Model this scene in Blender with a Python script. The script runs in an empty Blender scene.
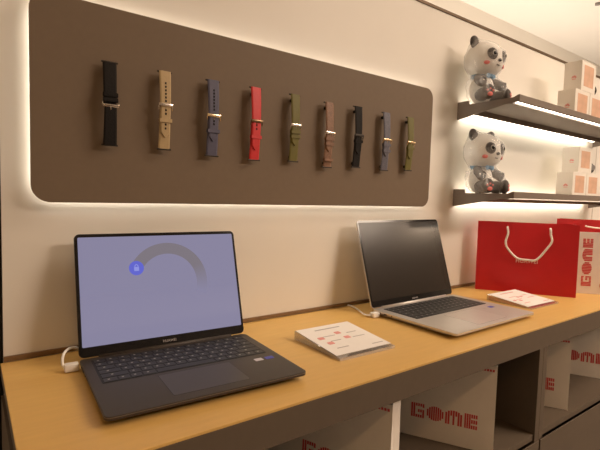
import bpy, bmesh, math, random
from mathutils import Vector, Matrix, noise
from mathutils.bvhtree import BVHTree
random.seed(7)
C = bpy.context.scene.collection
PI = math.pi
H = 0.90                       # height of the counter top above the floor

# ------------------------------------------------------------------ camera
cd = bpy.data.cameras.new('camera')
cam = bpy.data.objects.new('camera', cd); C.objects.link(cam)
cam.location = (0.1682, -0.9192, H + 0.3038)
cam.rotation_euler = (1.50456, -0.02812, -0.63323)
cd.sensor_width = 36.0; cd.lens = 451.16 / 600 * 36; cd.clip_start = 0.02
bpy.context.scene.camera = cam

# ------------------------------------------------------------------ world, light, exposure
vs = bpy.context.scene.view_settings
vs.view_transform = 'Standard'; vs.look = 'None'; vs.gamma = 1.0; vs.use_curve_mapping = False
vs.exposure = -0.30
w = bpy.data.worlds.new('world'); bpy.context.scene.world = w; w.use_nodes = True
w.node_tree.nodes['Background'].inputs[0].default_value = (1.0, .72, .46, 1)
w.node_tree.nodes['Background'].inputs[1].default_value = 0.02
WARM = (1.0, .74, .52)
def area(name, loc, rot, sx, sy, power, color=WARM):
    l = bpy.data.lights.new(name, 'AREA'); l.shape = 'RECTANGLE'; l.size = sx; l.size_y = sy
    l.energy = power; l.color = color
    o = bpy.data.objects.new(name, l); C.objects.link(o); o.location = loc; o.rotation_euler = rot
    return o
CEIL = H + 2.0
NEUTRAL = (1.0, .80, .66)
LAMPS_AND_FILLS = [(2.95, -3.0, 125, 1.2, .60, NEUTRAL), (4.5, -3.1, 42, 1.2, .60, NEUTRAL), (6.08, -3.1, 34, .55, .26, WARM),
         (2.2, -1.15, 20, 1.0, .60, NEUTRAL), (0.1, -2.0, 8, .55, .26, (1.0, .48, .16))]  # these are unseen fills added for the counter and the left side
for lx, ly, p, sx, sy, lc in LAMPS_AND_FILLS:
    area('lamp_or_fill_light', (lx, ly, CEIL - .035), (0, 0, 0), sx, sy, p, lc)
# unseen fill added behind the partition to brighten the ceiling above the wall
area('rear_fill_light', (3.2, .60, H - .35), (PI - .8, 0, 0), 4.6, .9, 105, (1.0, .865, .76))

# ------------------------------------------------------------------ materials
def mat(name, col, rough=.5, metal=0., noise_amt=0., noise_scale=40., bump=0., spec=.5, coat=0., emit=None, estr=0., stretch=None, sheen=0.):
    m = bpy.data.materials.new(name); m.use_nodes = True
    nt = m.node_tree; b = nt.nodes['Principled BSDF']
    b.inputs['Base Color'].default_value = (*col, 1); b.inputs['Roughness'].default_value = rough
    b.inputs['Metallic'].default_value = metal; b.inputs['Specular IOR Level'].default_value = spec
    b.inputs['Coat Weight'].default_value = coat; b.inputs['Sheen Weight'].default_value = sheen
    if emit:
        b.inputs['Emission Color'].default_value = (*emit, 1); b.inputs['Emission Strength'].default_value = estr
    if noise_amt or bump:
        tc = nt.nodes.new('ShaderNodeTexCoord'); mp = nt.nodes.new('ShaderNodeMapping')
        if stretch: mp.inputs['Scale'].default_value = stretch
        n = nt.nodes.new('ShaderNodeTexNoise'); n.inputs['Scale'].default_value = noise_scale; n.inputs['Detail'].default_value = 4
        nt.links.new(tc.outputs['Object'], mp.inputs[0]); nt.links.new(mp.outputs[0], n.inputs['Vector'])
        if noise_amt:
            r = nt.nodes.new('ShaderNodeValToRGB')
            r.color_ramp.elements[0].color = (*[c * (1 - noise_amt) for c in col], 1)
            r.color_ramp.elements[1].color = (*[min(1, c * (1 + noise_amt)) for c in col], 1)
            r.color_ramp.elements[0].position = .3; r.color_ramp.elements[1].position = .7
            nt.links.new(n.outputs['Fac'], r.inputs[0]); nt.links.new(r.outputs[0], b.inputs['Base Color'])
        if bump:
            bp = nt.nodes.new('ShaderNodeBump'); bp.inputs['Strength'].default_value = bump; bp.inputs['Distance'].default_value = .002
            nt.links.new(n.outputs['Fac'], bp.inputs['Height']); nt.links.new(bp.outputs[0], b.inputs['Normal'])
    return m
def glow(name, col, s):
    m = bpy.data.materials.new(name); m.use_nodes = True; nt = m.node_tree
    nt.nodes.remove(nt.nodes['Principled BSDF'])
    e = nt.nodes.new('ShaderNodeEmission'); e.inputs[0].default_value = (*col, 1); e.inputs[1].default_value = s
    nt.links.new(e.outputs[0], nt.nodes['Material Output'].inputs[0]); return m
def film(name, gloss, rough, tint=(1, 1, 1), bump=.0, haze=0.):
    m = bpy.data.materials.new(name); m.use_nodes = True; nt = m.node_tree
    nt.nodes.remove(nt.nodes['Principled BSDF'])
    t = nt.nodes.new('ShaderNodeBsdfTransparent'); t.inputs[0].default_value = (*tint, 1)
    g = nt.nodes.new('ShaderNodeBsdfGlossy'); g.inputs['Roughness'].default_value = rough
    d = nt.nodes.new('ShaderNodeBsdfTranslucent'); d.inputs[0].default_value = (.9, .9, .9, 1)
    mx = nt.nodes.new('ShaderNodeMixShader'); mx.inputs[0].default_value = gloss
    m2 = nt.nodes.new('ShaderNodeMixShader'); m2.inputs[0].default_value = haze
    df = nt.nodes.new('ShaderNodeBsdfDiffuse'); df.inputs[0].default_value = (.92, .92, .92, 1)
    m3 = nt.nodes.new('ShaderNodeMixShader'); nt.links.new(d.outputs[0], m3.inputs[1]); nt.links.new(df.outputs[0], m3.inputs[2])
    nt.links.new(t.outputs[0], m2.inputs[1]); nt.links.new(m3.outputs[0], m2.inputs[2])
    nt.links.new(m2.outputs[0], mx.inputs[1]); nt.links.new(g.outputs[0], mx.inputs[2])
    if bump:
        tc = nt.nodes.new('ShaderNodeTexCoord'); n = nt.nodes.new('ShaderNodeTexVoronoi'); n.inputs['Scale'].default_value = 45
        bp = nt.nodes.new('ShaderNodeBump'); bp.inputs['Strength'].default_value = bump; bp.inputs['Distance'].default_value = .01
        nt.links.new(tc.outputs['Object'], n.inputs['Vector']); nt.links.new(n.outputs['Distance'], bp.inputs['Height'])
        nt.links.new(bp.outputs[0], g.inputs['Normal'])
    nt.links.new(mx.outputs[0], nt.nodes['Material Output'].inputs[0]); return m

M = dict(
    wall=mat('white_wall_panel', (.80, .76, .69), .45, noise_amt=.015, noise_scale=6, spec=.3),
    ceiling=mat('ceiling_paint', (.86, .82, .74), .8, noise_amt=.01, noise_scale=5),
    far=mat('far_wall_paint', (.82, .77, .68), .8, noise_amt=.01, noise_scale=5),
    front=mat('dark_wall_panel', (.16, .13, .10), .6, noise_amt=.05, noise_scale=5),
    floor=mat('floor_tile', (.17, .14, .11), .35, noise_amt=.08, noise_scale=8),
    brass=mat('brushed_brass', (.12, .075, .04), .4, .5, noise_amt=.05, noise_scale=60),
    gap=mat('black_joint', (.012, .010, .008), .8, noise_amt=.1),
    panel=mat('taupe_panel', (.180, .132, .090), .62, noise_amt=.02, noise_scale=90, bump=.05, spec=.3),
    cabinet=mat('taupe_laminate', (.112, .083, .057), .55, noise_amt=.03, noise_scale=50, spec=.35),
    wood=mat('honey_laminate', (.66, .41, .128), .42, noise_amt=.035, noise_scale=14, stretch=(1, 8, 8), spec=.35),
    lip=mat('brown_upstand', (.20, .115, .05), .5, noise_amt=.1, noise_scale=30),
    shelf=mat('taupe_shelf', (.20, .160, .130), .5, noise_amt=.03, noise_scale=50, spec=.35),
    led=glow('led_white', (1.0, .93, .80), 14.0),
    led_shelf=glow('led_shelf_white', (1.0, .89, .72), 15.0),
    lamp=glow('lamp_diffuser', (1.0, .78, .52), 7.0),
    black_leather=mat('black_leather', (.008, .006, .005), .7, spec=.25, noise_amt=.3, noise_scale=300, bump=.3),
    khaki=mat('khaki_rubber', (.46, .34, .18), .6, noise_amt=.04, noise_scale=200),
    navy=mat('slate_blue_rubber', (.085, .083, .135), .6, noise_amt=.05, noise_scale=200),
    red_rubber=mat('red_rubber', (.62, .025, .028), .5, noise_amt=.04, noise_scale=200),
    olive=mat('olive_rubber', (.135, .118, .020), .6, noise_amt=.05, noise_scale=200),
    brown_leather=mat('brown_leather', (.23, .122, .070), .55, noise_amt=.2, noise_scale=300, bump=.3),
    blue_leather=mat('blue_grey_leather', (.115, .112, .145), .55, noise_amt=.2, noise_scale=300, bump=.3),
    silver=mat('polished_steel', (.80, .74, .66), .22, 1., noise_amt=.02),
    gold=mat('pale_gold_steel', (.86, .70, .44), .22, 1., noise_amt=.02),
    bronze=mat('dark_bronze', (.20, .13, .075), .3, 1., noise_amt=.04),
    gunmetal=mat('gunmetal', (.05, .042, .035), .5, .6, noise_amt=.04),
    hole=mat('punched_hole', (.008, .007, .006), .9, noise_amt=.1),
    grey_shell=mat('space_grey_aluminium', (.054, .043, .036), .50, .15, noise_amt=.03, noise_scale=400, spec=.4),
    grey_edge=mat('polished_grey_edge', (.16, .145, .135), .4, .5, noise_amt=.03),
    silver_shell=mat('silver_aluminium', (.56, .52, .48), .40, .55, noise_amt=.02, noise_scale=400),
    key=mat('black_keycap', (.020, .018, .017), .5, noise_amt=.15, noise_scale=200),
    keybed=mat('keyboard_well', (.010, .009, .008), .6, noise_amt=.1),
    legend=mat('key_legend_print', (.30, .28, .26), .6, noise_amt=.02),
    bezel=mat('black_bezel_glass', (.010, .009, .009), .12, noise_amt=.1, spec=.5),
    dark_screen=mat('dark_screen_glass', (.024, .018, .014), .20, spec=.35),
    pad=mat('touchpad_glass', (.058, .047, .040), .42, .1, noise_amt=.02),
    pad_silver=mat('silver_touchpad', (.58, .54, .50), .32, .4, noise_amt=.02),
    blue_sticker=mat('blue_sticker', (.035, .05, .42), .4, noise_amt=.1),
    pale_sticker=mat('pale_sticker', (.55, .52, .58), .4, noise_amt=.1),
    port=mat('port_black', (.006, .006, .006), .5, noise_amt=.1),
    rubber=mat('black_rubber', (.015, .015, .015), .8, noise_amt=.1),
    white_plastic=mat('white_plastic', (.82, .79, .74), .4, noise_amt=.015, noise_scale=60),
    paper=mat('white_card', (.84, .80, .76), .55, noise_amt=.015, noise_scale=60),
    grey_print=mat('grey_print', (.42, .38, .36), .6, noise_amt=.05),
    red_print=mat('red_print', (.60, .07, .07), .6, noise_amt=.05),
    pink_print=mat('pink_print', (.72, .30, .27), .6, noise_amt=.05),
    red_reflection=mat('red_bag_reflection', (.55, .05, .04), .6, noise_amt=.05),  # reflection of the red bag in the sign, put in as colour
    red_paper=mat('glossy_red_paper', (.52, .012, .016), .42, noise_amt=.03, noise_scale=30, spec=.4),
    rope=mat('white_cotton_rope', (.84, .78, .68), .8, noise_amt=.08, noise_scale=350, bump=.6),
    bag_paper=mat('white_kraft_paper', (.80, .74, .66), .6, noise_amt=.02, noise_scale=30),
    bag_text=mat('silver_bag_lettering', (.80, .55, .50), .5, noise_amt=.02),
    plush_white=mat('white_plush', (.86, .83, .77), .95, noise_amt=.06, noise_scale=160, bump=.8, sheen=.3),
    plush_dark=mat('charcoal_plush', (.085, .074, .068), .95, noise_amt=.25, noise_scale=160, bump=.8, sheen=.1),
    plush_pink=mat('pink_felt', (.78, .22, .20), .9, noise_amt=.06, noise_scale=160),
    plush_blue=mat('blue_ribbon', (.10, .30, .52), .6, noise_amt=.1, noise_scale=120),
    eye_white=mat('eye_white', (.75, .72, .68), .3, noise_amt=.02),
    eye_black=mat('eye_black', (.01, .01, .01), .15, noise_amt=.1),
    box_card=mat('white_carton', (.80, .74, .66), .5, noise_amt=.015, noise_scale=40),
    box_picture=mat('peach_picture_print', (.66, .40, .27), .5, noise_amt=.12, noise_scale=25),
    box_red=mat('red_mark_print', (.75, .25, .22), .6, noise_amt=.05),
    wrap=film('clear_plastic_wrap', .06, .30, (.99, .99, .99), .8, .20),
    gadget=mat('black_gadget_plastic', (.02, .02, .02), .25, noise_amt=.1),
    fixture=mat('grey_fixture', (.22, .20, .18), .5, noise_amt=.05),
)
M['acrylic'] = film('clear_acrylic', .36, .05, (.97, .96, .95), 0., .16)

# ------------------------------------------------------------------ mesh helpers
def new(): return bmesh.new()
def T(x=0, y=0, z=0, rx=0, ry=0, rz=0):
    return Matrix.Translation((x, y, z)) @ Matrix.Rotation(rz, 4, 'Z') @ Matrix.Rotation(ry, 4, 'Y') @ Matrix.Rotation(rx, 4, 'X')
I = Matrix.Identity(4)
def add(bm, src, mx=I):
    """append bmesh src (consumed) to bm through mx"""
    src.transform(mx); me = bpy.data.meshes.new('tmp'); src.to_mesh(me); src.free()
    bm.from_mesh(me); bpy.data.meshes.remove(me)
def bx(bm, x0, x1, y0, y1, z0, z1, bev=0., mx=I, seg=2):
    b = new(); bmesh.ops.create_cube(b, size=1)
    b.transform(T((x0+x1)/2, (y0+y1)/2, (z0+z1)/2) @ Matrix.Diagonal((x1-x0, y1-y0, z1-z0, 1)))
    if bev: bmesh.ops.bevel(b, geom=b.edges[:], offset=bev, segments=seg, affect='EDGES', profile=.6)
    add(bm, b, mx)
def prism(bm, pts, z0, z1, mx=I, bev=0.):
    """extrude the outline pts (x,y) from z0 to z1"""
    b = new(); lo = [b.verts.new((x, y, z0)) for x, y in pts]; hi = [b.verts.new((x, y, z1)) for x, y in pts]
    n = len(pts); b.faces.new(lo[::-1]); b.faces.new(hi)
    for i in range(n): b.faces.new((lo[i], lo[(i+1) % n], hi[(i+1) % n], hi[i]))
    bmesh.ops.recalc_face_normals(b, faces=b.faces[:])
    if bev:
        ed = [e for e in b.edges if abs(e.verts[0].co.z - e.verts[1].co.z) < 1e-9]
        bmesh.ops.bevel(b, geom=ed, offset=bev, segments=2, affect='EDGES', profile=.6)
    add(bm, b, mx)
def ring(bm, outer, inner, z0, z1, mx=I):
    """flat frame between two outlines of equal length"""
    b = new(); n = len(outer)
    V = [[b.verts.new((x, y, z)) for x, y in P] for P, z in ((outer, z0), (inner, z0), (outer, z1), (inner, z1))]
    for i in range(n):
        j = (i+1) % n
        b.faces.new((V[0][i], V[0][j], V[2][j], V[2][i])); b.faces.new((V[1][j], V[1][i], V[3][i], V[3][j]))
        b.faces.new((V[2][i], V[2][j], V[3][j], V[3][i])); b.faces.new((V[0][j], V[0][i], V[1][i], V[1][j]))
    bmesh.ops.recalc_face_normals(b, faces=b.faces[:]); add(bm, b, mx)
def rrect(x0, x1, y0, y1, r, n=8):
    P = []
    for cx, cy, a in ((x1-r, y1-r, 0), (x0+r, y1-r, 90), (x0+r, y0+r, 180), (x1-r, y0+r, 270)):
        for k in range(n+1):
            t = math.radians(a + 90*k/n); P.append((cx + r*math.cos(t), cy + r*math.sin(t)))
    return P
def tube(bm, pts, r, n=10, mx=I, closed=False):
    b = new(); P = [Vector(p) for p in pts]; m = len(P); rings = []
    up = Vector((0, 0, 1))
    for i, p in enumerate(P):
        a = P[(i-1) % m] if (closed or i) else p; c = P[(i+1) % m] if (closed or i < m-1) else p
        t = (c-a).normalized(); s = t.cross(up)
        if s.length < 1e-4: s = t.cross(Vector((1, 0, 0)))
        s.normalize(); q = s.cross(t).normalized(); up = q
        rr = r[i] if isinstance(r, (list, tuple)) else r
        rings.append([b.verts.new(p + (s*math.cos(2*PI*k/n) + q*math.sin(2*PI*k/n))*rr) for k in range(n)])
    for i in range(m if closed else m-1):
        A, B = rings[i], rings[(i+1) % m]
        for k in range(n): b.faces.new((A[k], A[(k+1) % n], B[(k+1) % n], B[k]))
    if not closed: b.faces.new(rings[0][::-1]); b.faces.new(rings[-1])
    bmesh.ops.recalc_face_normals(b, faces=b.faces[:]); add(bm, b, mx)
def ell(bm, c, r, mx=I, seg=24, rot=(0, 0, 0), fn=None):
    b = new(); bmesh.ops.create_uvsphere(b, u_segments=seg, v_segments=seg//2+2, radius=1)
    b.transform(Matrix.Diagonal((*r, 1)))
    if fn:
        for v in b.verts: v.co = fn(v.co)
    b.transform(T(*c, *rot)); add(bm, b, mx)
def cyl(bm, c, r, h, mx=I, n=20, rot=(0, 0, 0)):
    b = new(); bmesh.ops.create_cone(b, cap_ends=True, segments=n, radius1=r, radius2=r, depth=h)
    b.transform(T(*c, *rot)); add(bm, b, mx)
def spline(pts, n=8):
    P = [Vector(p) for p in pts]; out = []
    for i in range(len(P)-1):
        p0 = P[max(i-1, 0)]; p1 = P[i]; p2 = P[i+1]; p3 = P[min(i+2, len(P)-1)]
        for k in range(n):
            t = k/n; out.append(.5*((2*p1) + (p2-p0)*t + (2*p0-5*p1+4*p2-p3)*t*t + (3*p1-p0-3*p2+p3)*t**3))
    out.append(P[-1]); return out
def obj(name, bm, m, parent=None, smooth=False, loc=(0, 0, 0), rot=(0, 0, 0)):
    me = bpy.data.meshes.new(name); bm.to_mesh(me); bm.free(); me.materials.append(m)
    if smooth:
        for p in me.polygons: p.use_smooth = True
    o = bpy.data.objects.new(name, me); C.objects.link(o); o.parent = parent
    o.location = loc; o.rotation_euler = rot; return o
def auto_smooth(o, ang=35):
    me = o.data
    for p in me.polygons: p.use_smooth = True
    b = bmesh.new(); b.from_mesh(me)
    for e in b.edges:
        if len(e.link_faces) == 2 and e.calc_face_angle(0) > math.radians(ang): e.smooth = False
    b.to_mesh(me); b.free(); return o
def thing(name, label, cat, loc=(0, 0, 0), rot=(0, 0, 0), group=None):
    o = bpy.data.objects.new(name, None); C.objects.link(o); o.empty_display_size = .02
    o.location = loc; o.rotation_euler = rot; return tag(o, label, cat, group)
def tag(o, label, cat, group=None):
    o['label'] = label; o['category'] = cat
    if group: o['group'] = group
    return o
def struct(name, bm, m, label=None, parent=None):
    o = obj(name, bm, m, parent)
    if not parent: o['kind'] = 'structure'
    if label: o['label'] = label
    return o
def letters(name, body, size, m, parent, loc, rot, depth=.0003, align='CENTER'):
    cu = bpy.data.curves.new(name, 'FONT'); cu.body = body; cu.size = size; cu.align_x = align; cu.align_y = 'CENTER'
    cu.extrude = depth; cu.offset = size*.012; cu.space_character = 1.06; cu.materials.append(m)
    tmp = bpy.data.objects.new('tmp', cu); C.objects.link(tmp); bpy.context.view_layer.update()
    me = bpy.data.meshes.new_from_object(tmp.evaluated_get(bpy.context.evaluated_depsgraph_get()))
    bpy.data.objects.remove(tmp); me.name = name
    o = bpy.data.objects.new(name, me); C.objects.link(o); o.parent = parent; o.location = loc; o.rotation_euler = rot
    return o
def copy_thing(o, label=None, group=None):
    r = o.copy(); C.objects.link(r)
    if label: r['label'] = label
    if group: r['group'] = group
    for ch in o.children:
        c = ch.copy(); C.objects.link(c); c.parent = r
        for g in ch.children:
            d = g.copy(); C.objects.link(d); d.parent = c
    return r

# ------------------------------------------------------------------ the setting
WT = H + .902                  # top of the display partition
b = new(); bx(b, -2.0, 8.0, -5.0, 1.6, -.05, 0); struct('floor', b, M['floor'])
b = new(); bx(b, -2.0, 8.0, -5.0, 1.6, CEIL, CEIL+.05); struct('ceiling', b, M['ceiling'])
b = new(); bx(b, .2135, 2.592, 0, .09, 0, WT-.012); struct('wall_back', b, M['wall'], 'white display wall panel behind the counter')
b = new(); bx(b, -1.95, .204, 0, .09, 0, WT-.012); struct('wall_back_left', b, M['wall'], 'narrow strip of beige wall panel left of the black joint')
b = new(); bx(b, 2.598, 7.9, 0, .09, 0, WT-.012); struct('wall_back_right', b, M['wall'], 'wall panel right of the joint at the shelf end')
b = new(); bx(b, .204, .2135, .012, .085, 0, WT-.012); struct('trim_1', b, M['gap'], 'black vertical joint at the left end of the wall')
b = new(); bx(b, 2.592, 2.598, .006, .085, 0, WT-.012); struct('trim_2', b, M['gap'])
b = new(); bx(b, -1.95, 7.9, -.003, .095, WT-.012, WT-.003, .001); struct('trim_3', b, M['brass'], 'thin brown metal trim along the top of the wall')
b = new(); bx(b, .2135, 2.592, -.005, 0, H+.0005, H+.009); struct('baseboard_back', b, M['lip'], 'thin brown strip where the counter meets the wall')
b = new(); bx(b, -2.0, 8.0, 1.5, 1.6, 0, CEIL); struct('wall_far', b, M['far'])
b = new(); bx(b, -2.05, -1.95, -5.0, 1.6, 0, CEIL); struct('wall_left', b, M['far'])
b = new(); bx(b, 7.9, 8.0, -5.0, 1.6, 0, CEIL); struct('wall_right', b, M['far'])
b = new(); bx(b, -2.0, 8.0, -5.0, -4.9, 0, H+1.55); struct('wall_front', b, M['front'])
b = new(); bx(b, -2.0, 8.0, -5.0, -4.9, H+1.55, CEIL); struct('wall_front_upper', b, M['far'])

# ------------------------------------------------------------------ counter top and cabinets
CX0, CX1, CD = .2085, 2.585, .4045
ct = thing('counter', 'long honey coloured counter top with a thick taupe front edge', 'counter', (0, 0, H))
b = new(); bx(b, CX0, CX1, -CD+.001, -.006, -.004, 0, .0008); obj('wood_surface', b, M['wood'], ct)
b = new(); bx(b, CX0, CX1, -CD, -CD+.020, -.054, -.004, .0008)
bx(b, CX0, CX1, -CD+.020, -.008, -.020, -.0045); obj('apron', b, M['cabinet'], ct)

def cabinet(x0, x1, label):
    t = thing('display_cabinet', label, 'cabinet', (x0, 0, H), group='cabinets under the counter')
    L = x1-x0-.001
    for a in (0, L-.0195):
        b = new(); bx(b, a, a+.0195, -CD+.002, -.012, -.80, -.055, .0006); obj('side_panel', b, M['cabinet'], t)
    b = new(); bx(b, .0197, L-.0197, -CD+.006, -.0245, -.288, -.272, .0006); obj('cubby_floor', b, M['cabinet'], t)
    b = new(); bx(b, .0197, L-.0197, -.024, -.012, -.80, -.055); obj('back_panel', b, M['cabinet'], t)
    b = new(); bx(b, .003, L-.003, -CD-.002, -CD+.0015, -.79, -.2902, .001); obj('drawer', b, M['cabinet'], t)
    b = new(); bx(b, .03, L-.03, -CD+.05, -.03, -H, -.801); obj('plinth', b, M['gap'], t)
    return t
cabinet(CX0, 1.3085, 'taupe open cabinet under the counter, left of the double divider')
cabinet(1.3085, 2.41, 'taupe open cabinet under the counter, right of the double divider')

# ------------------------------------------------------------------ the backlit strap panel
PX0, PX1, PZ0, PZ1 = .2546, 1.3125, .279, .6345
dp = thing('strap_display', 'large taupe rounded backlit wall panel holding nine watch straps', 'display', (0, 0, H))
RX = Matrix.Rotation(PI/2, 4, 'X')          # outline (x,z) drawn in xy, thickness towards -y
b = new(); prism(b, rrect(PX0, PX1, PZ0, PZ1, .030, 10), .022, .030, RX, .0006); obj('board', b, M['panel'], dp)
b = new()
ring(b, rrect(PX0+.013, PX1-.013, PZ0+.013, PZ1-.013, .02), rrect(PX0+.025, PX1-.025, PZ0+.025, PZ1-.025, .012), .003, .010, RX)
obj('light_strip', b, M['led'], dp)
for x in (PX0+.12, PX1-.12):
    for z in (PZ0+.09, PZ1-.09):
        b = new(); bx(b, x-.02, x+.02, -.0219, -.0002, z-.02, z+.02); obj('standoff', b, M['gap'], dp)

# ------------------------------------------------------------------ watch straps
def bow(z, L, amp):            # how far the strap bows away from the board
    t = z/(L/2); return amp*(1-t*t)
def ribbon(bm, z0, z1, w0, w1, y0, thick, L, amp, taper_tip=False, n=14):
    """strap length from z0 (bottom) to z1 (top): bowed, tapered, softly edged; y towards -y"""
    b = new(); rows = []
    for i in range(n+1):
        t = i/n; z = z0+(z1-z0)*t; w = w0+(w1-w0)*t
        if taper_tip:
            d = (z-z0)/(w0*.55)
            if d < 1: w *= math.sqrt(max(.02, 1-(1-d)**2))
        y = -(y0+bow(z, L, amp)); h = thick; e = w*.12
        rows.append([b.verts.new(p) for p in ((-w/2, y, z), (-w/2, y-h*.6, z), (-w/2+e, y-h, z), (w/2-e, y-h, z), (w/2, y-h*.6, z), (w/2, y, z))])
    for i in range(n):
        for k in range(6): b.faces.new((rows[i][k], rows[i][(k+1) % 6], rows[i+1][(k+1) % 6], rows[i+1][k]))
    b.faces.new(rows[0]); b.faces.new(rows[-1][::-1])
    bmesh.ops.recalc_face_normals(b, faces=b.faces[:]); add(bm, b)
def strap(x, zc, L, wd, m, bm_, label, bz, tip, keepers, holes, under=True, stitch=False, inverted=False, bars=None):
    """bz, tip, keepers: heights as a fraction of the length from the top"""
    t = thing('watch_strap', label, 'watch strap', (x, -.030, H+zc), group='watch straps on the wall panel')
    Z = lambda f: L/2-f*L
    amp = .005; y0 = .0125; th = .0030
    # lower layer runs the whole length; the upper layer lies on it past the buckle
    if not inverted:
        b = new(); ribbon(b, -L/2, Z(bz)+.002, wd*.98, wd*.92, y0, th, L, amp); obj('buckle_strap', b, M[m], t)
        b = new(); ribbon(b, Z(tip), L/2, wd*.80, wd, y0+th, th, L, amp, True); obj('hole_strap', b, M[m], t)
    else:
        b = new(); ribbon(b, Z(bz)-.002, L/2, wd*.94, wd, y0, th, L, amp); obj('buckle_strap', b, M[m], t)
        b = new(); ribbon(b, -L/2, Z(tip), wd, wd*.88, y0+th, th, L, amp); obj('hole_strap', b, M[m], t)
    if holes:
        b = new()
        for f in holes:
            z = Z(f); yy = -(y0+2*th+bow(z, L, amp))
            bx(b, -.0016, .0016, yy-.0002, yy+.0004, z-.0022, z+.0022, .0008)
        obj('strap_hole', b, M['hole'], t)
    for f in keepers:
        z = Z(f); yy = -(y0+bow(z, L, amp)); w2 = wd*.54
        b = new(); ring(b, rrect(-w2, w2, -yy-.0005, -yy+2*th+.0018, .001, 3), rrect(-w2+.001, w2-.001, -yy+.0002, -yy+2*th+.0008, .0005, 3), z-.0035, z+.0035, Matrix.Diagonal((1, -1, 1, 1)))
        bmesh.ops.recalc_face_normals(b, faces=b.faces[:]); obj('keeper_loop', b, M[m], t)
    z = Z(bz); yy = -(y0+bow(z, L, amp)+th*1.1); w2 = wd*.58
    b = new(); P = [(-w2, z-.0085), (-w2, z-.001), (-w2+.001, z+.0015), (w2-.001, z+.0015), (w2, z-.001), (w2, z-.0085)]
    if inverted: P = [(px, 2*z-pz) for px, pz in P]
    tube(b, [(px, yy-.0024+(.0016 if abs(pz-z) > .004 else 0), pz) for px, pz in P], .0012, 8)
    hb = .0012 if inverted else .0030
    bx(b, -w2-.0008, w2+.0008, yy-.0052, yy-.0018, z+.001-hb, z+.001+hb, .0011)
    bk = obj('buckle', b, M[bm_], t, True)
    b = new(); tube(b, [(0, yy-.0030, z+.001), (0, yy-.0026, z-.0075)], .0008, 8); obj('buckle_pin', b, M[bm_], bk, True)
    # quick-release spring bars at both ends and the pegs that carry the strap
    for s in (1, -1):
        b = new(); zz = s*(L/2-.0012)
        tube(b, [(-wd*.60, -(y0+.0018), zz), (wd*.60, -(y0+.0018), zz)], .0018, 8); obj('spring_bar', b, M[bars or 'gunmetal'], t)
        b = new(); cyl(b, (x, -.030-y0/2-.0008, zc+s*(L/2-.012)), .004, y0+.002, rot=(PI/2, 0, 0), n=12); obj('peg', b, M['gap'], dp)
    return t
hl = [.17+.045*i for i in range(8)]
strap(.3775, .4588, .150, .0235, 'black_leather', 'silver', 'black leather watch strap with a silver buckle, first from the left', .53, .50, (.40, .46), [], inverted=True)
strap(.4780, .4595, .150, .0228, 'khaki', 'silver', 'khaki beige watch strap with a silver buckle', .44, .84, (.63,), [.16+.045*i for i in range(6)]+[.50, .545, .68, .73])
strap(.579, .4570, .156, .0252, 'navy', 'gold', 'slate blue rubber watch strap with a gold buckle between khaki and red straps', .475, .80, (.67,), [.14+.042*i for i in range(7)]+[.54, .58])
strap(.681, .4570, .159, .0246, 'red_rubber', 'bronze', 'bright red watch strap with a dark bronze buckle', .47, .86, (.68,), [.52, .57])
strap(.787, .4595, .156, .0246, 'olive', 'silver', 'olive green watch strap between the red and brown straps', .465, .76, (.56, .63), [])
strap(.891, .4540, .160, .0252, 'brown_leather', 'silver', 'brown leather watch strap with a pale buckle', .475, .76, (.56, .64, .88), [])
strap(.989, .4585, .158, .0256, 'black_leather', 'gunmetal', 'black leather watch strap between the brown and blue straps', .48, .78, (.57,), [])
strap(1.095, .4565, .158, .0264, 'blue_leather', 'gold', 'blue grey watch strap with a gold buckle, second from the right', .475, .76, (.56, .66), [])
strap(1.194, .4585, .152, .0265, 'olive', 'gold', 'olive green watch strap with a cream buckle, last on the right', .475, .78, (.58,), [])

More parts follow.
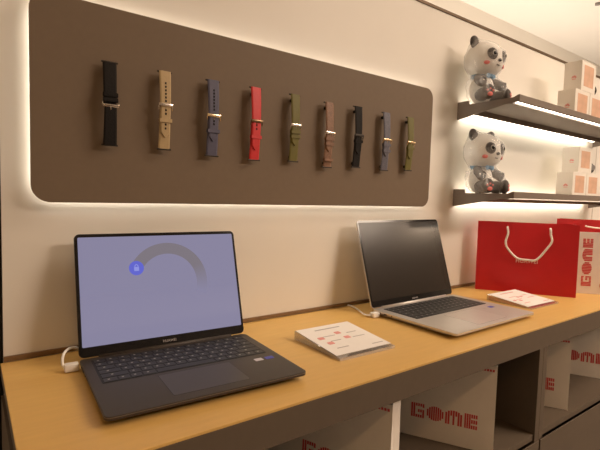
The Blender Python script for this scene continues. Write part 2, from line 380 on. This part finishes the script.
# ------------------------------------------------------------------ laptops
def laptop(label, x, y, rz, W, D, tilt, shell, edge, pad, lit, kb, rows, lid_h, base_h, padrect, stickers, logo, chin):
    t = thing('laptop', label, 'laptop', (x, y, H), (0, 0, rz))
    r = .009
    # base: outline in plan, rounded corners, tapering underside towards the front
    b = new(); prism(b, rrect(-W/2, W/2, -D, 0, r), base_h-.0062, base_h, bev=.0012)
    prism(b, rrect(-W/2+.004, W/2-.004, -D+.016, -.004, r), .0026, base_h-.0060)
    for v in b.verts:
        if v.co.z < .004:
            f = max(0, (-v.co.y-D*.6)/(D*.4)); v.co.z += f*.0018; v.co.y += f*.010; v.co.x *= .975
    auto_smooth(obj('base', b, M[shell], t), 40)
    b = new(); ring(b, rrect(-W/2-.0002, W/2+.0002, -D-.0002, .0002, r), rrect(-W/2+.001, W/2-.001, -D+.001, -.001, r), base_h-.0026, base_h-.0014); obj('edge_band', b, M[edge], t)
    # keyboard: well and keys
    k0, k1, v0, v1 = kb
    b = new(); prism(b, rrect(k0, k1, -v1, -v0, .003, 4), base_h-.0002, base_h+.0003); well = obj('keyboard', b, M['keybed'], t)
    b = new(); lg = new(); n = len(rows); rh = (v1-v0-.002)/n
    for i, row in enumerate(rows):
        tot = sum(row); xx = k0+.0015; ya = -v0-.001-rh*i
        for wk in row:
            ww = (k1-k0-.003)*wk/tot
            bx(b, xx+.0011, xx+ww-.0011, ya-rh+.0011, ya-.0011, base_h+.0003, base_h+.0011, .0004, seg=1)
            if wk < 2.5:
                cx, cy = xx+ww*.42, ya-rh*.42
                bx(lg, cx-.0016, cx+.0016, cy-.0018, cy+.0018, base_h+.0011, base_h+.00116)
            xx += ww
    obj('keys', b, M['key'], well); obj('key_legends', lg, M['legend'], well)
    a0, a1, c0, c1 = padrect
    b = new(); prism(b, rrect(a0, a1, -c1, -c0, .003, 4), base_h-.0002, base_h+.00025); obj('touchpad', b, M[pad], t)
    b = new(); ring(b, rrect(a0-.0005, a1+.0005, -c1-.0005, -c0+.0005, .003, 4), rrect(a0, a1, -c1, -c0, .003, 4), base_h-.0002, base_h+.00012); obj('touchpad_groove', b, M['keybed'], t)
    for (sx, sy, sw, sh, sm) in stickers:
        b = new(); prism(b, rrect(sx-sw/2, sx+sw/2, sy-sh/2, sy+sh/2, .001, 3), base_h, base_h+.0003); obj('sticker', b, M[sm], t)
    # ports in the left flank
    for (py, pl) in ((-.025, .009), (-.045, .010), (-.066, .004)):
        b = new(); bx(b, -W/2-.0004, -W/2+.003, py-pl/2, py+pl/2, base_h-.0058, base_h-.0030, .0003); obj('port', b, M['port'], t)
    for sx in (-1, 1):
        for sy in (-.02, -D+.03):
            b = new(); cyl(b, (sx*(W/2-.03), sy, .0016), .006, .0032); obj('rubber_foot', b, M['rubber'], t)
    # hinge bar and lid
    b = new(); tube(b, [(-W*.40, .0005, base_h-.001), (W*.40, .0005, base_h-.001)], .0042, 12); obj('hinge', b, M[shell], t, True)
    lidmx = T(0, 0, base_h, -tilt)
    F = lidmx @ Matrix.Rotation(PI/2, 4, 'X')      # outline (x, up), extruded towards the viewer
    b = new(); prism(b, rrect(-W/2, W/2, .001, lid_h, r), -.0048, -.0012, F, .001); lid = auto_smooth(obj('lid', b, M[shell], t), 40)
    b = new(); prism(b, rrect(-W/2+.0008, W/2-.0008, .0018, lid_h-.0008, r), -.0012, -.0004, F); obj('bezel', b, M['bezel'], lid)
    sx0, sx1, sz0, sz1 = -W/2+.0055, W/2-.0055, chin, lid_h-.0065
    if lit:
        dsp = glow('screen_backlight', (.285, .266, .40), 1.1); nt = dsp.node_tree
        # glass over the emissive picture
        gl = nt.nodes.new('ShaderNodeBsdfGlossy'); gl.inputs['Roughness'].default_value = .07
        fr = nt.nodes.new('ShaderNodeFresnel'); fr.inputs[0].default_value = 1.5
        mx = nt.nodes.new('ShaderNodeMixShader'); em = [q for q in nt.nodes if q.type == 'EMISSION'][0]
        nt.links.new(fr.outputs[0], mx.inputs[0]); nt.links.new(em.outputs[0], mx.inputs[1]); nt.links.new(gl.outputs[0], mx.inputs[2])
        nt.links.new(mx.outputs[0], nt.nodes['Material Output'].inputs[0])
    else: dsp = M['dark_screen']
    b = new(); prism(b, rrect(sx0, sx1, sz0, sz1, .002, 3), -.0004, .0, F); d = obj('display', b, dsp, lid)
    if lit:
        # picture on the screen: grey progress ring ending in a blue round padlock badge
        cx = sx0+.525*(sx1-sx0); cz = sz1-.480*(sz1-sz0); Ro, Ri = .0775, .0560
        me_pts = []; b = new(); N = 48; prev = None; cl = b.loops.layers.float_color.new('ring_tone')
        for i in range(N+1):
            f = i/N; ang = math.radians(152-f*172); tone = 0 if f < .72 else (f-.72)/.28
            o_, i_ = (b.verts.new((cx+R_*math.cos(ang), cz+R_*math.sin(ang), .0002)) for R_ in (Ro, Ri))
            if prev:
                fc = b.faces.new((prev[0], prev[1], i_, o_))
                for lp in fc.loops:
                    tt = prev[2] if lp.vert in prev[:2] else tone
                    g0 = (.235, .205, .235); g1 = (.285, .266, .40)
                    lp[cl] = (*[g0[k]*(1-tt)+g1[k]*tt for k in range(3)], 1)
            prev = (o_, i_, tone)
        b.transform(F); bmesh.ops.recalc_face_normals(b, faces=b.faces[:])
        rm = glow('screen_ring', (1, 1, 1), 1.1); at = rm.node_tree.nodes.new('ShaderNodeVertexColor'); at.layer_name = 'ring_tone'
        rm.node_tree.links.new(at.outputs[0], [q for q in rm.node_tree.nodes if q.type == 'EMISSION'][0].inputs[0])
        rg = obj('progress_ring', b, rm, d); rg['label'] = 'grey ring drawn on the screen'
        bxx = cx+.0668*math.cos(math.radians(152)); bzz = cz+.0668*math.sin(math.radians(152))
        b = new(); prism(b, [(bxx+.0135*math.cos(2*PI*k/28), bzz+.0135*math.sin(2*PI*k/28)) for k in range(28)], .0002, .0006, F)
        bd = obj('padlock_badge', b, glow('screen_blue', (.13, .14, .62), 1.2), d); bd['label'] = 'blue round badge with a pale padlock'
        b = new(); prism(b, rrect(bxx-.0045, bxx+.0045, bzz-.0055, bzz+.002, .001, 3), .0006, .0009, F)
        tube(b, [(bxx+.003*math.cos(a*PI/10), bzz+.002+.0045*math.sin(a*PI/10), .0008) for a in range(11)], .0008, 6, F)
        pl = obj('padlock', b, glow('screen_pale_blue', (.28, .30, .75), 1.2), d)
    letters('lettering', 'HUAWEI', logo, M['grey_print'], lid, F @ Vector((0, .009, .00002)), (PI/2-tilt, 0, 0), .00005)
    return t
ROW14 = [[1]*14, [1]*13+[1.6], [1.5]+[1]*12+[1.1], [1.8]+[1]*11+[1.9], [2.2]+[1]*10+[2.4], [1.2, 1, 1, 1.2, 5.5, 1.2, 1, 1, 1, 1]]
ROW16 = [[1]*15, [1]*14+[1.7], [1.5]+[1]*13+[1.2], [1.8]+[1]*12+[2], [2.2]+[1]*11+[2.6], [1.2, 1, 1, 1.2, 5.8, 1.2, 1, 1, 1, 1]]
L1X, L1Y, L1R, L1W, L1D = .470, -.1091, -.052, .3100, .2320
laptop('dark grey laptop showing a lit lavender screen with a blue badge', L1X, L1Y, L1R, L1W, L1D, .296, 'grey_shell', 'grey_edge', 'pad', True,
       (-.139, .139, .014, .122), ROW14, .217, .0155, (-.060, .060, .132, .212),
       [(.110, -.146, .015, .011, 'pale_sticker'), (.131, -.146, .016, .011, 'blue_sticker')], .0062, .018)
L2X, L2Y, L2R, L2W, L2D = 1.1815, -.1048, .0152, .351, .2475
laptop('silver laptop with a dark blank screen at the right of the counter', L2X, L2Y, L2R, L2W, L2D, .299, 'silver_shell', 'silver', 'pad_silver', False,
       (-.152, .152, .016, .125), ROW16, .236, .0150, (-.062, .062, .138, .232),
       [(.126, -.153, .020, .013, 'blue_sticker'), (.102, -.153, .020, .013, 'silver_shell')], .0062, .018)

# chargers
def charger(label, plug, pang, path, r=.0023):
    t = thing('charging_cable', label, 'cable', (0, 0, H), group='white charging cables')
    b = new(); bx(b, -.011, .011, -.008, .008, .0008, .0135, .003, T(*plug, 0, 0, 0, pang)); p = auto_smooth(obj('plug', b, M['white_plastic'], t), 50)
    b = new(); bx(b, .0100, .0113, -.0035, .0035, .006, .0095, .0003, T(*plug, 0, 0, 0, pang)); obj('connector', b, M['silver'], p)
    b = new(); tube(b, spline(path, 8), r, 10); obj('cord', b, M['white_plastic'], t, True)
charger('white charging plug and looped cord at the grey laptop', (.3025, -.1060), L1R,
        [(.2935, -.1055, .0065), (.290, -.102, .013), (.292, -.092, .023), (.299, -.080, .028), (.311, -.064, .026), (.33, -.048, .016), (.36, -.034, .004), (.42, -.016, .003)])
charger('white charging plug and straight cord at the silver laptop', (.9935, -.1290), L2R,
        [(.983, -.1285, .0065), (.975, -.121, .006), (.978, -.104, .005), (.992, -.078, .004), (1.006, -.045, .004), (1.012, -.022, .0035), (1.012, -.0085, .003)])

# ------------------------------------------------------------------ acrylic sign wedges
def wedge(label, x, y, rz, W, D, hb, hf, red):
    t = thing('price_sign', label, 'sign', (x, y, H), (0, 0, rz), group='acrylic sign wedges on the counter')
    b = new()
    pts = [(0, 0), (D, 0), (D, hb), (0, hf)]           # profile in (y, z)
    prism(b, pts, -W/2, W/2, Matrix(((0, 0, 1, 0), (1, 0, 0, 0), (0, 1, 0, .0004), (0, 0, 0, 1))), .0006)
    blk = obj('acrylic_block', b, M['acrylic'], t)
    sl = math.atan2(hb-hf, D); S = T(0, 0, hf+.0006, sl)
    b = new(); bx(b, -W/2+.0015, W/2-.0015, .011, D/math.cos(sl)-.002, .0001, .0008, mx=S); card = obj('printed_card', b, M['paper'], t)
    b = new()
    bx(b, -W*.24, W*.22, D*.855, D*.880, .0008, .0011, mx=S)
    for u, v, l in ((-.22, .63, .22), (-.22, .47, .18), (.20, .63, .18), (.20, .47, .22), (-.28, .25, .2), (.28, .17, .2)):
        bx(b, W*(u-l/2+.05), W*(u+l/2+.05), D*v-.0012, D*v+.0012, .0008, .0011, mx=S)
    obj('printed_lines', b, M['grey_print' if not red else 'pink_print'], card)
    for u, v in ((-.33, .60), (-.30, .42), (.03, .68), (.06, .50)) if not red else ((-.05, .58), (.06, .58), (-.35, .45), (-.22, .40)):
        b = new(); s = .0055 if not red else .0042
        prism(b, rrect(W*u-s*1.3, W*u+s*1.3, D*v-s, D*v+s, .0015, 3), .0008, .0012, S); obj('red_icon', b, M['pink_print'], card)
    if red:  # sheets coloured to stand in for the red bag reflected in the acrylic
        b = new(); bx(b, -W/2+.004, W/2-.004, .004, D-.004, .0008, .0013); obj('red_reflection_sheet', b, M['red_reflection'], t)
        b = new(); prism(b, [(D*.12, .0013), (D-.004, .0013), (D-.004, hb*.82), (D*.12, hf*.9+hb*.06)], -W/2+.003, -W/2+.0035, Matrix(((0, 0, 1, 0), (1, 0, 0, 0), (0, 1, 0, 0), (0, 0, 0, 1)))); obj('red_reflection_side', b, M['red_reflection'], t)
    return t
wedge('clear acrylic sign wedge with small red icons between the two laptops', .787, -.315, -.02, .146, .148, .018, .0055, False)
wedge('clear acrylic sign wedge in front of the red bag, with its red reflection painted inside', 1.518, -.303, -.02, .156, .138, .0165, .0045, True)

# ------------------------------------------------------------------ bags
def stripes(letter, u0, wd, h, per):
    """vertical bars (ua, ub, za, zb) that draw one stencil letter of width wd and height h"""
    out = []; n = max(4, round(wd/per)); p = wd/n
    for i in range(n):
        a = u0+i*p; c = (i+.5)/n; seg = []
        if letter == 'G':
            if c < .40: seg = [(0, 1)]
            elif c < .58: seg = [(0, .20), (.80, 1)]
            elif c < .80: seg = [(0, .20), (.38, .58), (.80, 1)]
            else: seg = [(0, .58), (.74, 1)]
        elif letter == 'O':
            d = math.sqrt(max(0, 1-(2*c-1)**2)); seg = [(.5-.5*d, .5+.5*d)] if d > .3 else [(.3, .7)]
        elif letter == 'M':
            d = math.sqrt(max(0, 1-(2*c-1)**2)); top = .62+.38*d
            seg = [(0, top)] if (c < .34 or c > .68 or .44 < c < .58) else [(.62, top)]
        elif letter == 'E':
            seg = [(0, 1)] if c < .42 else [(0, .26), (.37, .63), (.74, 1)]
        out += [(a, a+p*.78, z0*h, z1*h) for z0, z1 in seg]
    return out
def gome(bm, u, z, length, h, mx=I):
    k = length/3.54
    for ch, o_, wd in (('G', 0, .75), ('O', .87, .92), ('M', 1.86, .91), ('E', 2.86, .68)):
        for a, c, z0, z1 in stripes(ch, u+o_*k, wd*k, h, .0052):
            bx(bm, a, c, -.0004, .0002, z+z0, z+z1, mx=mx)
def bag_shell(W, Dp, h, crease=0.):
    """open paper bag, local x along the face (0..W), front at y=0, depth to +y"""
    b = new(); t = .0006; rows = []
    zs = [0, .004, crease or h*.25, h*.5, h*.75, h]
    for inner in (0, 1):
        for z in (zs if not inner else zs[::-1]):
            f = z/h; sq = Dp*.10*f; o = inner*t
            z_ = max(z, t*2) if inner else z
            dy = (-.0012 if abs(z-(crease or -1)) < 1e-6 else 0)
            y0, y1 = o+sq+dy, Dp-o-sq; ym = (y0+y1)/2; ind = Dp*.16*f
            P = [(o, y0), (W*.33, y0), (W*.66, y0), (W-o, y0), (W-o-ind, ym), (W-o, y1), (W*.5, y1), (o, y1), (o+ind, ym)]
            rows.append([b.verts.new((x, y, z_)) for x, y in P])
    m = len(rows[0])
    for i in range(len(rows)-1):
        for k in range(m): b.faces.new((rows[i][k], rows[i][(k+1) % m], rows[i+1][(k+1) % m], rows[i+1][k]))
    b.faces.new(rows[0][::-1]); b.faces.new(rows[-1])
    bmesh.ops.recalc_face_normals(b, faces=b.faces[:]); return b
def handle_pts(u0, u1, z, zb, y):
    um = (u0+u1)/2; wd = u1-u0
    return spline([(u0, y+.003, z+.004), (u0, y-.004, z), (u0+.002, y-.005, z-.018), (u0-.004, y-.006, z-.045), (u0+.004, y-.006, z-.068), (um-wd*.24, y-.006, zb+.004), (um, y-.006, zb), (um+wd*.22, y-.006, zb+.003),
                   (u1-.008, y-.006, z-.060), (u1+.005, y-.006, z-.036), (u1+.001, y-.005, z-.015), (u1, y-.004, z), (u1, y+.003, z+.004)], 6)
rb = thing('shopping_bag', 'glossy red paper shopping bag with a white rope handle, front bag on the counter', 'bag', (1.562, -.049, H+.0003), (0, 0, math.atan2(-.249, .168)), 'red shopping bags')
obj('bag_body', bag_shell(.300, .060, .232, .060), M['red_paper'], rb)
b = new(); tube(b, handle_pts(.090, .217, .213, .112, .003), .0034, 10); obj('rope_handle', b, M['rope'], rb, True)
b = new(); tube(b, [(p[0], .060-p[1], p[2]) for p in handle_pts(.090, .217, .213, .112, .003)], .0030, 10); obj('rope_handle', b, M['rope'], rb, True)
letters('bag_lettering', 'HUAWEI', .0165, M['bag_text'], rb, (.153, .0018, .106), (PI/2, 0, 0))
rb2 = thing('shopping_bag', 'red paper shopping bag standing behind the white printed bag', 'bag', (2.145, -.040, H+.0003), (0, 0, math.radians(-76)), 'red shopping bags')
obj('bag_body', bag_shell(.300, .070, .236, .060), M['red_paper'], rb2)
b = new(); tube(b, spline([(.105, .004, .212), (.106, -.004, .211), (.125, -.009, .208), (.16, -.010, .206), (.20, -.010, .206), (.225, -.004, .210), (.226, .004, .211)], 6), .0030, 10); obj('rope_handle', b, M['rope'], rb2, True)
letters('bag_lettering', 'HUAWEI', .0165, M['bag_text'], rb2, (.153, .0018, .106), (PI/2, 0, 0))
wb = thing('paper_bag', 'white paper bag with a sideways striped red print on the counter', 'bag', (1.757, -.188, H+.0003), (0, 0, math.radians(-50)), 'white printed paper bags')
obj('bag_body', bag_shell(.262, .045, .205), M['bag_paper'], wb)
b = new(); gome(b, 0, 0, .160, .030, T(0, 0, 0, -math.atan(.0045/.205)) @ T(.139, 0, .026, 0, -PI/2, 0)); obj('striped_print', b, M['red_print'], wb)
b = new()
for i in range(4): bx(b, .166+i*.008, .172+i*.008, -.0003, .0012, .024, .036)
obj('small_print', b, M['red_print'], wb)
def cubby_bag(x_near, y_near, label, thick, Wd=.285, h=.203, ang=math.atan2(-.875, .484)):
    pass; dx, dy = math.cos(ang), math.sin(ang)
    t = thing('paper_bag', label, 'bag', (x_near-dx*Wd, y_near-dy*Wd, H-.2717), (0, 0, ang), 'white printed paper bags')
    obj('bag_body', bag_shell(Wd, thick, h), M['bag_paper'], t)
    b = new(); gome(b, Wd-.186, .048, .151, .0345, T(0, 0, 0, -math.atan(thick*.1/h))); obj('striped_print', b, M['red_print'], t)
    b = new(); rnd = random.Random(3)
    for i in range(5): bx(b, Wd-.034+i*.006, Wd-.0295+i*.006, -.0004+thick*.09, .0006+thick*.09, h-.013, h-.008)
    obj('small_print', b, M['red_print'], t)
    return t
cubby_bag(.455, -.392, 'white paper bag in the left cabinet, leftmost and almost hidden', .030)
cubby_bag(.772, -.392, 'white paper bag in the left cabinet with a pale side fold, middle one', .050, ang=math.radians(-69))
cubby_bag(1.118, -.392, 'white paper bag in the left cabinet showing its whole striped red print', .016)
cubby_bag(1.500, -.388, 'white paper bag right of the cabinet divider, print partly hidden', .020)
cubby_bag(1.860, -.388, 'white paper bag at the far right end of the right cabinet', .020)

# ------------------------------------------------------------------ wall shelves
def shelf(label, ztop, SX0=1.480, SX1=2.55):
    t = thing('wall_shelf', label, 'shelf', (0, 0, H+ztop), group='lit wall shelves')
    D = .210
    prof = [(-.0002, .012), (-.040, .012), (-.042, 0), (-.190, 0), (-.205, .006), (-D, .006), (-D, -.014), (-.165, -.017), (-.0002, -.045)]
    YZ = Matrix(((0, 0, 1, 0), (1, 0, 0, 0), (0, 1, 0, 0), (0, 0, 0, 1)))
    for a in (SX0, SX1-.006):
        b = new(); prism(b, prof, a, a+.006, YZ); obj('end_plate', b, M['shelf'], t)
    b = new(); bx(b, SX0+.0062, SX1-.0062, -.166, -.034, -.012, -.0005); obj('shelf_board', b, M['shelf'], t)
    b = new(); bx(b, SX0+.0062, SX1-.0062, -D+.006, -.166, -.0065, -.0005)
    bx(b, SX0+.0062, SX1-.0062, -D, -.200, -.014, .006, .0006); bx(b, SX0+.0062, SX1-.0062, -.186, -.166, -.017, -.0065); obj('front_rail', b, M['shelf'], t)
    b = new(); bx(b, SX0+.02, SX1-.0065, -.1995, -.1865, -.0130, -.0068); obj('front_light_strip', b, M['led_shelf'], t)
    b = new(); bx(b, SX0+.0065, 2.478, -.0335, -.022, -.028, -.016); obj('rear_light_strip', b, M['led_shelf'], t)
    b = new(); bx(b, SX0+.0065, SX1-.0065, -.0455, -.034, -.028, -.012); obj('light_rail', b, M['shelf'], t)
    return t
ZU, ZL = .612, .326
shelf('upper taupe wall shelf with a light strip under its front edge', ZU)
shelf('lower taupe wall shelf just above the red bags', ZL)

# ------------------------------------------------------------------ plush pandas
def panda(label, x, y, z, rz, head_rz=0., s=1.):
    t = thing('panda_plush', label, 'plush toy', (x, y, z), (0, 0, rz), 'wrapped plush pandas'); t.scale = (s, s, s)
    Hm = T(0, -.004, .138, 0, 0, head_rz)           # head frame; the face looks towards -y
    b = new(); ell(b, (0, 0, .048), (.040, .036, .050), fn=lambda c: Vector((c.x*(1-.22*c.z/.05*.5), c.y, c.z)))
    ell(b, (0, 0, .092), (.022, .020, .02))
    ell(b, (0, 0, 0), (.064, .057, .058), Hm, 32, fn=lambda c: Vector((c.x*(1+.10*max(0, -c.z/.058)), c.y, c.z)))
    body = obj('body', b, M['plush_white'], t, True)
    for sx in (-1, 1):
        b = new(); ell(b, (sx*.046, .006, .050), (.019, .010, .021), Hm, rot=(0, sx*.5, 0)); obj('ear', b, M['plush_dark'], t, True)
        b = new(); ell(b, (sx*.028, -.0475, .006), (.0175, .009, .019), Hm, rot=(0, sx*.5, sx*.42)); ep = obj('eye_patch', b, M['plush_dark'], t, True)
        b = new(); ell(b, (sx*.028, -.0535, .007), (.0085, .005, .009), Hm, rot=(0, 0, sx*.42)); ew = obj('eye_ring', b, M['eye_white'], ep, True)
        b = new(); ell(b, (sx*.0285, -.0565, .007), (.0062, .0034, .0066), Hm, rot=(0, 0, sx*.42)); obj('pupil', b, M['eye_black'], ep, True)
        b = new(); ell(b, (sx*.043, -.0395, -.021), (.009, .004, .006), Hm, rot=(0, 0, sx*.75)); obj('cheek', b, M['plush_pink'], t, True)
        # arms reach forward and out, legs stretch forward with pink-padded soles
        b = new(); tube(b, spline([(sx*.026, -.004, .080), (sx*.044, -.018, .070), (sx*.056, -.036, .058), (sx*.060, -.046, .054)], 5), [.013]*5+[.0145]*5+[.0155]*4+[.012, .006], 14); obj('arm', b, M['plush_dark'], t, True)
        b = new(); ell(b, (sx*.040, -.034, .0215), (.0195, .036, .0205), rot=(0, 0, sx*.42)); ell(b, (sx*.050, -.058, .024), (.021, .014, .0235), rot=(0, 0, sx*.42)); lg = obj('leg', b, M['plush_dark'], t, True)
        b = new(); fx = T(sx*.050, -.058, .024, 0, 0, sx*.42)
        ell(b, (0, -.0122, -.009), (.009, .003, .007), fx)
        for ax, az in ((-.009, .002), (0, .006), (.009, .002)): ell(b, (ax, -.0115, az), (.0035, .003, .0035), fx)
        obj('paw_pad', b, M['plush_pink'], lg, True)
    b = new(); ell(b, (0, -.0545, -.010), (.0085, .006, .0055), Hm); obj('nose', b, M['eye_black'], t, True)
    b = new(); tube(b, [Hm @ Vector((.011*math.cos(a), -.0525+.004*abs(math.cos(a))**2, -.019+.006*math.sin(a))) for a in [PI+PI*k/10 for k in range(11)]], .0014, 6); obj('mouth', b, M['eye_black'], t, True)
    b = new(); tube(b, [(.030*math.cos(a), .027*math.sin(a), .090+.003*math.sin(2*a)) for a in [2*PI*k/24 for k in range(24)]], .0075, 10, closed=True)
    ell(b, (0, -.031, .086), (.008, .006, .007)); ell(b, (.014, -.032, .084), (.010, .004, .008), rot=(0, .3, 0)); ell(b, (-.014, -.032, .084), (.010, .004, .008), rot=(0, -.3, 0))
    obj('neck_ribbon', b, M['plush_blue'], t, True)
    # clear bag drawn tight around the toy, crumpled, its tied-off end bunched at the back
    hull = new()
    for ch in t.children: hull.from_mesh(ch.data)
    bvh = BVHTree.FromBMesh(hull); hull.free()
    b = new(); bmesh.ops.create_icosphere(b, subdivisions=5, radius=1); c0 = Vector((0, -.012, .085)); rad = []
    for v in b.verts:
        d = v.co.normalized(); hit = bvh.ray_cast(c0+d*.4, -d)[0]
        rad.append((hit-c0).length if hit else .05)
    for it in range(14):
        nr = []
        for v in b.verts:
            q = [rad[e.other_vert(v).index] for e in v.link_edges]; nr.append(max(rad[v.index], sum(q)/len(q)-.0001) if it < 9 else (rad[v.index]+sum(q)/len(q))/2)
        rad = nr
    for v in b.verts:
        d = v.co.normalized(); p = c0+d*(rad[v.index]+.0035)
        p += d*(noise.noise(p*55)+.6*noise.noise(p*130))*.0035
        if p.z < .075 and d.x < 0: p.x -= .014*max(0, -d.x)*(1+noise.noise(p*70)); p.y += .008*max(0, d.y)
        p.z = max(p.z, .0004); v.co = p
    wr = obj('plastic_wrap', b, M['wrap'], t, False); wr['label'] = 'clear crumpled plastic bag'
    return t
panda('black and white plush panda in clear plastic on the upper shelf', 1.505, -.068, H+ZU, math.radians(-2), 0., .99)
panda('black and white plush panda in clear plastic on the lower shelf', 1.526, -.068, H+ZL, math.radians(0), -.06, .99)

# ------------------------------------------------------------------ boxes on the shelves
def carton(label, x, z, group, y=-.126, h=.097):
    t = thing('gift_box', label, 'box', (x, y, H+z), group=group)
    W, D = .121, .062
    b = new(); bx(b, 0, W, 0, D, 0, h, .0008); obj('carton', b, M['box_card'], t)
    b = new(); bx(b, .020, W-.020, -.0005, .0003, .018, h-.014); obj('picture_panel', b, M['box_picture'], t)
    b = new(); mx = T(-.0003, D*.42, h*.44)
    for k in range(5):
        a = PI/2+2*PI*(k-2)/9; bx(b, -.0003, .0003, -.0015, .0015, .002, .009, mx=mx @ Matrix.Rotation(a-PI/2, 4, 'X'))
    bx(b, -.0003, .0003, -.007, .007, -.006, -.004, mx=mx); obj('end_mark', b, M['box_red'], t)
    return t
g = 'white boxes on the wall shelves'
for z, nm, x, y, h in ((ZU, 'upper', 1.957, -.160, .1085), (ZL, 'lower', 2.064, -.126, .099)):
    carton('white picture box on the %s shelf, left one of the bottom row' % nm, x, z, g, y, h)
    carton('white picture box on the %s shelf, right one of the bottom row' % nm, x+.1235, z, g, y, h)
    carton('white picture box stacked on top of the others on the %s shelf' % nm, x+.040, z+h+.0003, g, y, h)
t = thing('speaker', 'small round black gadget on the boxes of the lower shelf', 'gadget', (2.266, -.098, H+ZL+.0993))
b = new(); ell(b, (0, 0, .024), (.026, .022, .024)); obj('shell', b, M['gadget'], t, True)
b = new(); cyl(b, (-.008, -.0185, .026), .012, .006, rot=(PI/2, 0, -.3)); obj('grille_disc', b, M['fixture'], t)
t = thing('speaker', 'dark rounded gadget on the boxes of the upper shelf', 'gadget', (2.150, -.130, H+ZU+.1088))
b = new(); ell(b, (0, 0, .024), (.026, .022, .024)); obj('shell', b, M['gadget'], t, True)

# ------------------------------------------------------------------ ceiling fittings
for lx, ly, p, sx, sy, lc in LAMPS_AND_FILLS:
    t = thing('ceiling_light_or_fill', 'rectangular recessed ceiling light out of view above the shop floor, in a set with added fills', 'light', (lx, ly, CEIL), group='recessed ceiling lights')
    b = new(); hx, hy = sx/2, sy/2; ring(b, rrect(-hx-.04, hx+.04, -hy-.04, hy+.04, .01, 2), rrect(-hx-.005, hx+.005, -hy-.005, hy+.005, .008, 2), -.02, 0); obj('frame', b, M['fixture'], t)
    b = new(); prism(b, rrect(-hx-.004, hx+.004, -hy-.004, hy+.004, .008, 2), -.012, -.006); obj('diffuser', b, M['lamp'], t)
t = thing('ceiling_spot', 'small grey ceiling fitting at the top right corner', 'light', (4.50, .79, CEIL))
b = new(); cyl(b, (0, 0, -.008), .022, .016); obj('housing', b, M['fixture'], t)
